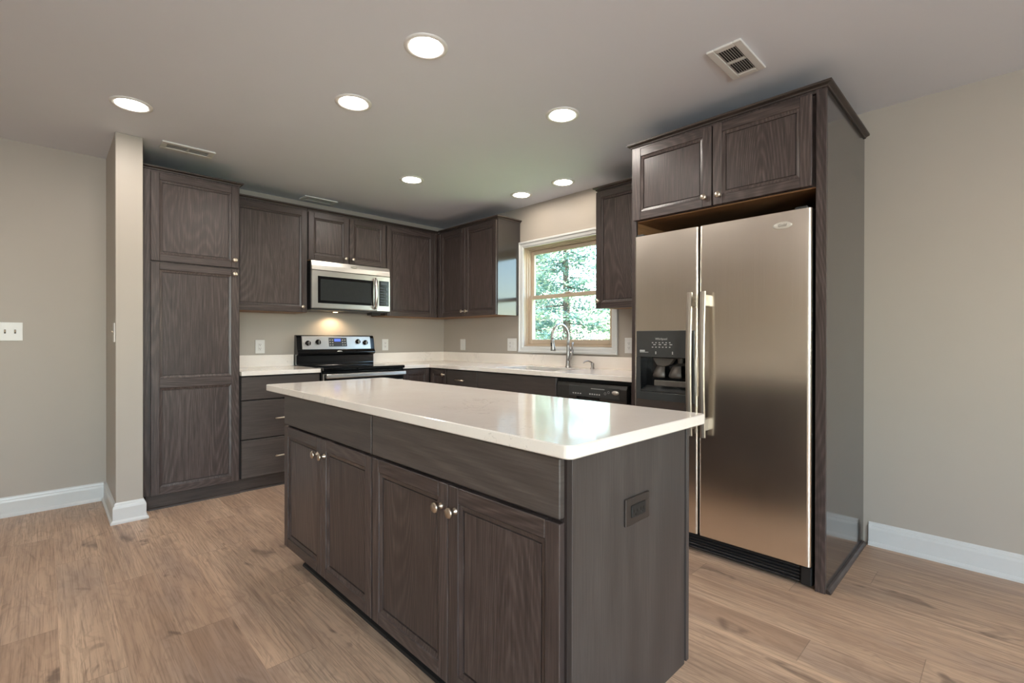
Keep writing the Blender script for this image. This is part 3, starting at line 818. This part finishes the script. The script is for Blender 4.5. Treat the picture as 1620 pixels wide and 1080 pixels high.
# ------------------------------------------------------------------ refrigerator
t = thing('refrigerator', 'stainless side-by-side refrigerator with water dispenser in the left door', 'refrigerator', (0, -3.1215, 0), RW)
w = .936
DF, DB, Z0, Z1 = -.862, -.790, .113, 1.790
MB().box(.006, w - .006, DB + .006, -.06, .02, 1.775).build('body', 'steel_body', t)
def dprof(x0, x1, r=.012):
    out = []
    for (cx, a0) in ((x0 + r, PI), (x1 - r, 1.5 * PI)):
        for i in range(5):
            q_ = a0 + PI / 2 * i / 4
            out.append((cx + r * math.cos(q_), DF + r + r * math.sin(q_)))
    return out + [(x1, DB), (x0, DB)]
DZ0, DZ1, DX0, DX1 = .868, 1.072, .042, .352   # dispenser cavity
m = MB(); pf = dprof(0, .3935)
m.poly(pf, Z0, DZ0, 'z').poly(pf, DZ1, Z1, 'z')
m.poly([p_ for p_ in pf if p_[0] < DX0] + [(DX0, DF), (DX0, DB)] if False else [(0, DB), (0, DF + .012), (.0035, DF + .0035), (.012, DF), (DX0, DF), (DX0, DB)], DZ0, DZ1, 'z')
m.poly([(DX1, DB), (DX1, DF), (.3815, DF), (.390, DF + .0035), (.3935, DF + .012), (.3935, DB)], DZ0, DZ1, 'z')
dl = m.build('freezer_door', 'steel', t)
m = MB(); m.poly(dprof(.4005, w - .001, .016), Z0, Z1, 'z'); drr = m.build('refrigerator_door', 'steel', t)
def bar(parent, x, dx):
    m = MB(); tb = bmesh.new(); lp = []
    for i in range(25):
        u = i / 24; z = .655 + u * .775; bow = .052 + .016 * math.sin(PI * u)
        y = DF - bow; hw = .0155; xo = x + dx * math.sin(PI * u)
        lp.append([tb.verts.new(c) for c in ((xo - hw, y + .005, z), (xo - hw * .8, y - .004, z), (xo, y - .007, z), (xo + hw * .8, y - .004, z), (xo + hw, y + .005, z), (xo + hw * .8, y + .010, z), (xo - hw * .8, y + .010, z))])
    for A, B2 in zip(lp, lp[1:]):
        for i in range(7): tb.faces.new((A[i], A[(i + 1) % 7], B2[(i + 1) % 7], B2[i]))
    tb.faces.new(lp[0]); tb.faces.new(lp[-1][::-1]); bmesh.ops.recalc_face_normals(tb, faces=tb.faces); m._merge(tb, 0)
    for z in (.690, 1.352): m.box(x - .012, x + .012, DF - .05, DF + .001, z, z + .062, .003)
    return m.build('handle', 'handle', parent)
bar(dl, .3715, .0); bar(drr, .4440, .0)
# dispenser
m = MB(); fx0, fx1, fz0, fz1, fy = .018, .376, .822, 1.226, DF - .006
m.box(fx0, fx1, fy, DF + .001, DZ1, fz1, .002).box(fx0, fx1, fy, DF + .001, fz0, DZ0, .002).box(fx0, DX0 + .003, fy, DF + .001, DZ0, DZ1).box(DX1 - .003, fx1, fy, DF + .001, DZ0, DZ1)
dp = m.build('dispenser_panel', 'dispenser', t)
m = MB(); m.box(DX0, DX1, DB - .004, DB, DZ0, DZ1).box(DX0, DX0 + .003, DF, DB, DZ0, DZ1).box(DX1 - .003, DX1, DF, DB, DZ0, DZ1).box(DX0, DX1, DF, DB, DZ1 - .003, DZ1).box(DX0, DX1, DF, DB, DZ0, DZ0 + .003)
m.build('dispenser_recess', 'black', dp)
for px in (.150, .250):
    m = MB(); tb = bmesh.new(); lp = []
    for (z, hw, y) in ((1.022, .022, -.812), (1.016, .026, -.822), (.985, .034, -.838), (.965, .038, -.842), (.955, .034, -.838), (.952, .02, -.828)):
        lp.append([tb.verts.new(c) for c in ((px - hw, y, z), (px, y - .006, z), (px + hw, y, z), (px + hw, y + .008, z), (px - hw, y + .008, z))])
    for A, B2 in zip(lp, lp[1:]):
        for i in range(5): tb.faces.new((A[i], A[(i + 1) % 5], B2[(i + 1) % 5], B2[i]))
    tb.faces.new(lp[0]); tb.faces.new(lp[-1][::-1]); bmesh.ops.recalc_face_normals(tb, faces=tb.faces); m._merge(tb, 0)
    m.build('dispenser_paddle', 'paddle', dp, True)
m = MB(); m.poly([(.105, 1.069), (.245, 1.069), (.215, 1.030), (.180, 1.018), (.135, 1.022)], -.835, -.80, 'y', 0, .003); m.lathe([(.018, 0), (.014, .03), (0, .03)], (.275, -.82, 1.069), (0, 0, -1), 14); m.build('ice_chute', 'paddle', dp)
m = MB(); m.poly([(DF - .002, DZ0 + .003), (DF - .004, DZ0 + .010), (DB - .006, DZ0 + .032), (DB - .006, DZ0 + .003)], DX0 + .004, DX1 - .004, 'x'); m.build('drip_tray', 'dispenser', dp)
m = MB(); m.box(.12, .33, -.842, -.834, .905, .938, .003); m.build('cup_guide', 'paddle', dp)
m = MB()
for i in range(6):
    for j in range(2):
        m.box(.121 + i * .0215, .130 + i * .0215, fy - .0006, fy, 1.128 + j * .026, 1.1335 + j * .026)
for i in range(4): m.box(.130 + i * .034, .146 + i * .034, fy - .0006, fy, 1.143, 1.148)
for i in (.143, .247): m.box(i, i + .006, fy - .0006, fy, 1.090, 1.106)
m.box(.042, .075, fy - .0006, fy, 1.104, 1.114).box(.042, .098, fy - .0006, fy, 1.099, 1.102)
m.build('control_marks', 'print', dp)
lettering('Whirlpool', .018, dp, (.180, fy - .0006, 1.178), 'print')
# badge
m = MB(); m.lathe([(.044, 0), (.044, .002), (.038, .004), (0, .0045)], (0, 0, 0), (0, -1, 0), 30); lg = m.build('logo_badge', 'badge', t); lg.scale = (.98, 1, .40); lg.location = (.812, DF, 1.7245)
lettering('Gold', .019, t, (.812, DF - .0052, 1.7245), 'ink', shear=.2)
# grille, hinge covers
m = MB(); m.box(.004, w - .004, -.815, -.795, .012, .104)
for i in range(5): m.box(.004, .880, -.828, -.814, .020 + i * .0165, .028 + i * .0165, .002)
m.box(.885, w - .004, -.832, -.814, .012, .098, .004)
m.build('base_grille', 'blackm', t)
m = MB(); m.box(.86, .915, -.845, -.76, 1.790, 1.806, .004); m.build('hinge_cover', 'dispenser', t)
m = MB(); m.box(.004, .050, -.845, -.76, 1.790, 1.806, .004); m.build('hinge_cover', 'dispenser', t)

# ------------------------------------------------------------------ recessed ceiling lights
GL = 'recessed ceiling lights'
def downlight(x, y, label, r=.070, first=None):
    if first: return copy_thing(first, (x, y, H), 0, label, GL)
    t = thing('recessed_light', label, 'ceiling light', (x, y, H), 0, GL)
    m = MB(); m.lathe([(.098, 0), (.098, -.004), (.090, -.007), (.076, -.006), (.071, -.0015), (.071, 0)], (0, 0, 0), (0, 0, 1), 40); m.build('trim_ring', 'white', t)
    m = MB(); m.lathe([(.0705, -.0005), (.0705, -.0025), (.0, -.0035)], (0, 0, 0), (0, 0, 1), 40); m.build('lens', 'lamp', t)
    return t
L0 = downlight(-3.067, -1.262, 'recessed ceiling light in front of the white wall stub')
spots = [(-2.184, -2.866, 'recessed ceiling light nearest the viewer, above the near island cabinet'),
         (-2.183, -2.153, 'recessed ceiling light above the far island end'),
         (-1.237, -2.870, 'recessed ceiling light in front of the refrigerator, with wide trim ring showing'),
         (-1.245, -1.265, 'recessed ceiling light in front of the microwave'),
         (-.304, -1.605, 'recessed ceiling light above the sink, left of its twin'),
         (-5.3, -3.4, 'added unseen recessed light over the open floor left of the island'), (-1.25, -5.7, 'added unseen recessed light behind the viewer, near the long plain wall'), (-3.6, -6.3, 'added unseen recessed light behind the viewer, near the far window'),  # three lights added out of view to brighten refrigerator, walls and right side
         (-.303, -2.096, 'recessed ceiling light above the sink, right of its twin')]
for x, y, lb in spots:
    d_ = downlight(x, y, lb, first=L0)
    if x > -.5:      # the pair over the sink is dimmed
        for ch in d_.children:
            if ch.name.startswith('lens'):
                ch.data = ch.data.copy(); ch.data.materials[0] = M['lamp_low']

# ------------------------------------------------------------------ ceiling vents
def vent(loc, sx, sy, label, nx, slatdir, inside='blackm'):
    t = thing('air_vent', label, 'vent', loc, 0, 'ceiling air vents')
    m = MB(); b_ = .035
    m.box(-sx / 2, sx / 2, -sy / 2, -sy / 2 + b_, -.010, 0, .003).box(-sx / 2, sx / 2, sy / 2 - b_, sy / 2, -.010, 0, .003)
    m.box(-sx / 2, -sx / 2 + b_, -sy / 2 + b_, sy / 2 - b_, -.010, 0, .003).box(sx / 2 - b_, sx / 2, -sy / 2 + b_, sy / 2 - b_, -.010, 0, .003)
    if slatdir == 'x': m.box(-.007, .007, -sy / 2 + b_, sy / 2 - b_, -.009, 0)
    m.build('frame', 'white', t)
    MB().box(-sx / 2 + b_, sx / 2 - b_, -sy / 2 + b_, sy / 2 - b_, -.0012, -.0004).build('duct_opening', inside, t)
    m = MB(); n = nx; a = sy - 2 * b_
    for i in range(n):
        yc = -sy / 2 + b_ + a * (i + .5) / n; h_ = a / n * .16
        m.poly([(yc + h_, -.0015), (yc + h_ + .0015, -.0015), (yc - h_ + .001, -.0085), (yc - h_ - .0005, -.0085)], -sx / 2 + b_, sx / 2 - b_, 'x')
    m.build('louvres', 'white', t)
    return t
vent((-1.080, -3.801, H), .315, .155, 'white ceiling vent in front of the tall refrigerator surround', 8, 'x')
vent((-2.704, -.724, H), .310, .148, 'white ceiling vent above the pantry cabinet', 4, 'x', 'ventgrey')
vent((-1.556, -.150, H), .310, .148, 'white ceiling vent above the microwave cabinet', 4, 'x', 'ventgrey')

# ------------------------------------------------------------------ outlets and switches (local: faces -y)
def plate(name, label, cat, loc, rz, gangs, pw=.072, ph=.118, group=None):
    t = thing(name, label, cat, loc, rz, group)
    wd_ = pw + .047 * (len(gangs) - 1)
    MB().box(-wd_ / 2, wd_ / 2, -.006, 0, -ph / 2, ph / 2, .002, 2).build('cover_plate', 'white', t)
    for i, g in enumerate(gangs):
        x = (i - (len(gangs) - 1) / 2) * .047
        if g == 'o':
            m = MB(); m.box(x - .0165, x + .0165, -.0085, -.006, -.034, .034, .0015); f = m.build('socket_face', 'white', t)
            m = MB()
            for zc in (-.018, .018):
                m.box(x - .0075, x - .0050, -.0088, -.0084, zc - .002, zc + .007).box(x + .0050, x + .0075, -.0088, -.0084, zc - .002, zc + .007).lathe([(.0028, 0), (.0028, .0004), (0, .0004)], (x, -.0084, zc - .008), (0, -1, 0), 10)
            m.build('socket_slots', 'dim', f)
        elif g == 's':
            m = MB(); m.box(x - .0045, x + .0045, -.0065, -.0058, -.013, .013); m.build('switch_slot', 'dim', t)
            m = MB(); m.poly([(-.006, -.006), (-.017, .006), (-.016, .011), (-.006, .006)], x - .0035, x + .0035, 'x', 0, .001); m.build('toggle', 'almond', t)
        elif g == 'r':
            m = MB(); m.poly([(-.006, -.033), (-.0095, -.032), (-.007, 0), (-.0085, .032), (-.006, .033)], x - .0165, x + .0165, 'x'); m.build('rocker', 'white', t)
    return t
GO = 'white wall outlets'
plate('wall_outlet', 'white outlet on the wall left of the range', 'outlet', (-2.027, -.0005, 1.108), RB, 'o', .078, .122, GO)
plate('wall_outlet', 'white outlet on the wall right of the range', 'outlet', (-.777, -.0005, 1.118), RB, 'o', .074, .122, GO)
plate('light_switch', 'white single rocker switch between the corner and the window', 'switch', (-.0005, -.371, 1.118), RW, 'r', .088, .124, 'white wall switches')
plate('wall_outlet', 'white double plate of outlet and switch beside the window casing', 'outlet', (-.0005, -1.175, 1.124), RW, 'or', .085, .128, GO)
plate('wall_outlet', 'white outlet on the wall between window and refrigerator', 'outlet', (-.0005, -2.545, 1.127), RW, 'o', .082, .126, GO)
plate('light_switch', 'white double toggle switch on the wall left of the stub', 'switch', (-3.583, -.0905, 1.222), RB, 'ss', .072, .122, 'white wall switches')
plate('light_switch', 'white toggle switch on the side of the wall stub', 'switch', (-3.0955, -.70, 1.215), RW, 's', .070, .122, 'white wall switches')

# ------------------------------------------------------------------ outside the window: lawn and trees
g = MB(); g.box(.2, 26, -14, 22, -.75, -.60); struct(g, 'ground_outside', 'grass')
def leaf_mesh(name, seed, height, radius, nb, needle):
    r = np.random.default_rng(seed); V = []; F = []
    for bi in range(nb):
        u = (bi + .5) / nb; z = .35 + u * (height - .4); L = radius * (1 - u * .72) * r.uniform(.75, 1.1)
        a = bi * 2.399 + r.uniform(-.3, .3)
        for s in range(int(10 + L * 9)):
            q = r.uniform(.12, 1.0) ** .7 * L
            cx, cy, cz = math.cos(a) * q + r.normal(0, .10 + q * .10), math.sin(a) * q + r.normal(0, .10 + q * .10), z - q * (.22 if needle else .05) + r.normal(0, .06)
            for l in range(22):
                px, py, pz = cx + r.normal(0, .14), cy + r.normal(0, .14), cz + r.normal(0, .022)
                ln, wd2 = (r.uniform(.06, .12), r.uniform(.014, .028)) if needle else (r.uniform(.05, .09), r.uniform(.03, .05))
                th = r.uniform(0, 2 * PI); ti = r.normal(0, .35); ro = r.normal(0, .5)
                d = np.array([math.cos(th) * math.cos(ti), math.sin(th) * math.cos(ti), math.sin(ti)])
                sd = np.cross(d, [0, 0, 1]); sd /= np.linalg.norm(sd); up = np.cross(sd, d)
                sd = sd * math.cos(ro) + up * math.sin(ro); p = np.array([px, py, pz]); k = len(V)
                V += [p, p + d * ln * .5 + sd * wd2, p + d * ln, p + d * ln * .5 - sd * wd2]; F.append((k, k + 1, k + 2, k + 3))
    me = bpy.data.meshes.new(name); me.from_pydata([tuple(v) for v in V], [], F); me.update()
    return me
def trunk_mb(height, nb, radius, seed):
    r = random.Random(seed); m = MB()
    m.tube([(0, 0, 0), (.03, .02, height * .35), (-.02, .03, height * .7), (0, 0, height)], [.11, .085, .05, .012], 10)
    for bi in range(0, nb, 2):
        u = (bi + .5) / nb; z = .35 + u * (height - .4); L = radius * (1 - u * .72) * .8; a = bi * 2.399
        m.tube([(0, 0, z), (math.cos(a) * L * .5, math.sin(a) * L * .5, z - L * .04), (math.cos(a) * L, math.sin(a) * L, z - L * .12)], [.022, .014, .005], 6)
    return m
def make_tree(seed, height, radius, nb, needle, label, loc):
    t = thing('evergreen_tree' if needle else 'leafy_tree', label, 'tree', loc, 0, 'trees outside the window')
    trunk_mb(height, nb, radius, seed).build('trunk', 'bark', t)
    me = leaf_mesh('foliage', seed, height, radius, nb, needle); me.materials.append(M['needle' if needle else 'leaf'])
    f = bpy.data.objects.new('foliage', me); C.objects.link(f); f.parent = t
    return t
ta = make_tree(11, 5.6, 1.45, 54, True, 'blue-green evergreen tree outside, the one nearest the window', (4.6, 1.9, -.6))
tb_ = make_tree(23, 5.4, 1.45, 54, False, 'pale green leafy tree outside, beyond the left edge of the window', (5.2, 5.8, -.6))
copy_thing(tb_, (8.7, 2.9, -.6), 2.6, 'pale green leafy tree in the second row outside the window')
copy_thing(ta, (8.8, 6.8, -.6), .8, 'blue-green evergreen tree in the second row outside the window')
for o_ in (copy_thing(ta, (13.4, 6.0, -.6), 4.0, 'tall blue-green evergreen tree farthest from the window'),
           copy_thing(tb_, (13.6, 11.2, -.6), 3.0, 'tall pale green leafy tree farthest from the window')):
    o_.scale = (1.35, 1.35, 1.35)
